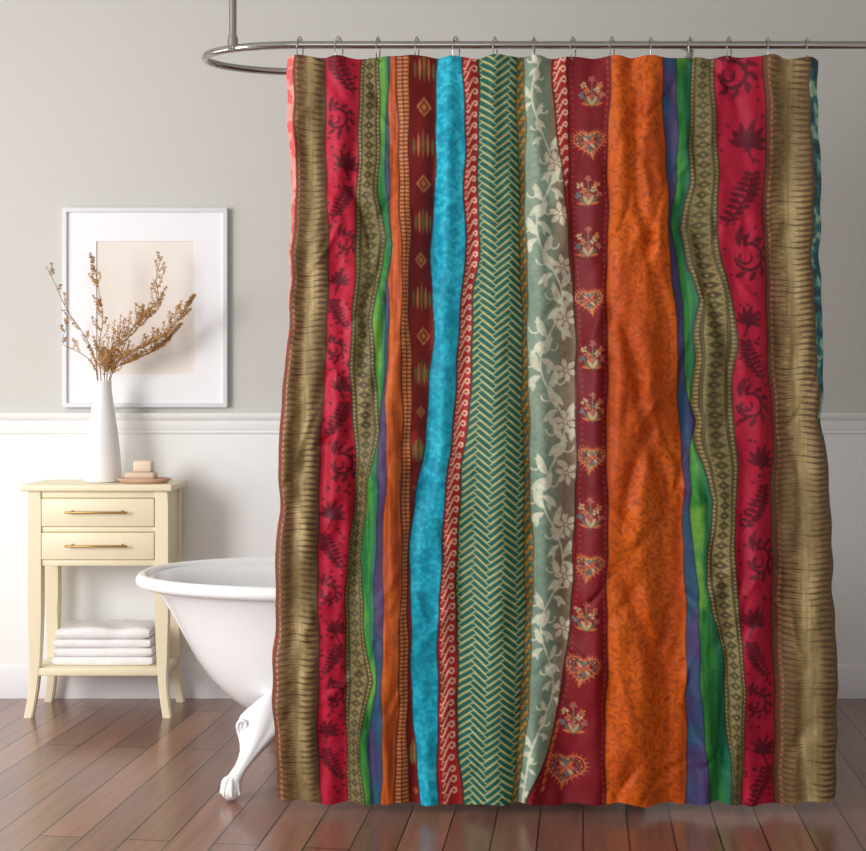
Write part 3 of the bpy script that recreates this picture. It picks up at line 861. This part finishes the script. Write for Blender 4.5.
me.vertices.add(NX*NY); me.vertices.foreach_set('co',co.reshape(-1))
me.loops.add(q.size); me.loops.foreach_set('vertex_index',q.reshape(-1).astype(np.int32))
me.polygons.add(len(q)); me.polygons.foreach_set('loop_start',(np.arange(len(q))*4).astype(np.int32))
me.polygons.foreach_set('use_smooth',np.ones(len(q),bool))
me.update(calc_edges=True); me.validate()
ca=me.color_attributes.new('cloth_colour','FLOAT_COLOR','POINT'); ca.data.foreach_set('color',rgba)
m=bpy.data.materials.new('patchwork_cloth'); m.use_nodes=True; nt=m.node_tree; b=nt.nodes['Principled BSDF']
at=nt.nodes.new('ShaderNodeAttribute'); at.attribute_name='cloth_colour'
tc=nt.nodes.new('ShaderNodeTexCoord'); n=nt.nodes.new('ShaderNodeTexNoise'); n.inputs['Scale'].default_value=350; n.inputs['Detail'].default_value=2
nt.links.new(tc.outputs['Object'],n.inputs['Vector'])
bp=nt.nodes.new('ShaderNodeBump'); bp.inputs['Strength'].default_value=.3; bp.inputs['Distance'].default_value=.0012
nt.links.new(n.outputs['Fac'],bp.inputs['Height']); nt.links.new(bp.outputs['Normal'],b.inputs['Normal'])
nt.links.new(at.outputs['Color'],b.inputs['Base Color'])
b.inputs['Roughness'].default_value=.55; b.inputs['Specular IOR Level'].default_value=.25
me.materials.append(m)
cur=bpy.data.objects.new('shower_curtain',me); COL.objects.link(cur)
tag(cur,'multicoloured vertical striped patchwork shower curtain hanging from the oval rod','curtain')

# ------------------------------------------------------------ hooks
hl=['above the left brown patterned edge stripe','above the left crimson stripe','above the narrow green stripe on the left','above the dark red stripe with gold diamonds',
'above the turquoise stripe','above the green zigzag stripe','above the pale sage leafy stripe','above the dark red paisley stripe',
'above the seam where orange begins','above the right end of the orange stripe','above the right olive ribbon stripe','above the middle of the right crimson stripe','above the right brown patterned stripe','above the far right corner of the curtain']
for i,hx in enumerate(HK):
    b=NB(); x=(hx-433)/408.; pts=[]
    tw=.38+.2*math.sin(i*1.9)
    for k in range(28):
        a=2*PI*k/28
        yy=.0160*math.cos(a); pts.append((x+yy*math.sin(tw),3.0+yy*math.cos(tw)+.0,1.8770+.030*math.sin(a)))
    add_tube(b,pts,.0015,8,closed=True)
    o=obj('curtain_hook',b,M_chrome); tag(o,'chrome wire curtain hook on the rod '+hl[i],'hook','curtain hooks along the rod')
    b=NB()
    for q in (-1,0,1): add_sphere(b,Vector((x+q*.0045,3.0,1.9000-abs(q)*.001)),.0024,10,8)
    obj('roller_ball',b,M_chrome,o)

# ------------------------------------------------------------ light
w=bpy.data.worlds.new('world'); scene.world=w; w.use_nodes=True
bg=w.node_tree.nodes['Background']; bg.inputs['Color'].default_value=(.99,.99,1,1); bg.inputs['Strength'].default_value=.74
def area(name,loc,target,size,power,color=(1,1,1),sy=None):
    l=bpy.data.lights.new(name,'AREA'); l.energy=power; l.color=color; l.size=size
    if sy: l.shape='RECTANGLE'; l.size_y=sy
    o=bpy.data.objects.new(name,l); COL.objects.link(o); o.location=loc
    o.rotation_euler=(Vector(target)-Vector(loc)).to_track_quat('-Z','Y').to_euler()
    return o
area('window_light',(-2.9,2.3,1.0),(-.3,3.8,.1),1.3,17,(1,.99,.98),1.2)
area('side_light',(-2.6,1.2,1.5),(.4,3.2,.9),.9,60,(1,.985,.965),1.4)
area('front_light',(-.4,-.6,2.2),(.3,3.2,1.0),1.4,8,(1,.98,.95))

cam=bpy.data.cameras.new('camera'); co_=bpy.data.objects.new('camera',cam); COL.objects.link(co_)
co_.location=(0,0,CAMZ); co_.rotation_euler=(PI/2,0,0)
cam.sensor_width=36; cam.lens=F/866*36; cam.shift_y=-25.5/866; cam.clip_start=.05
scene.camera=co_
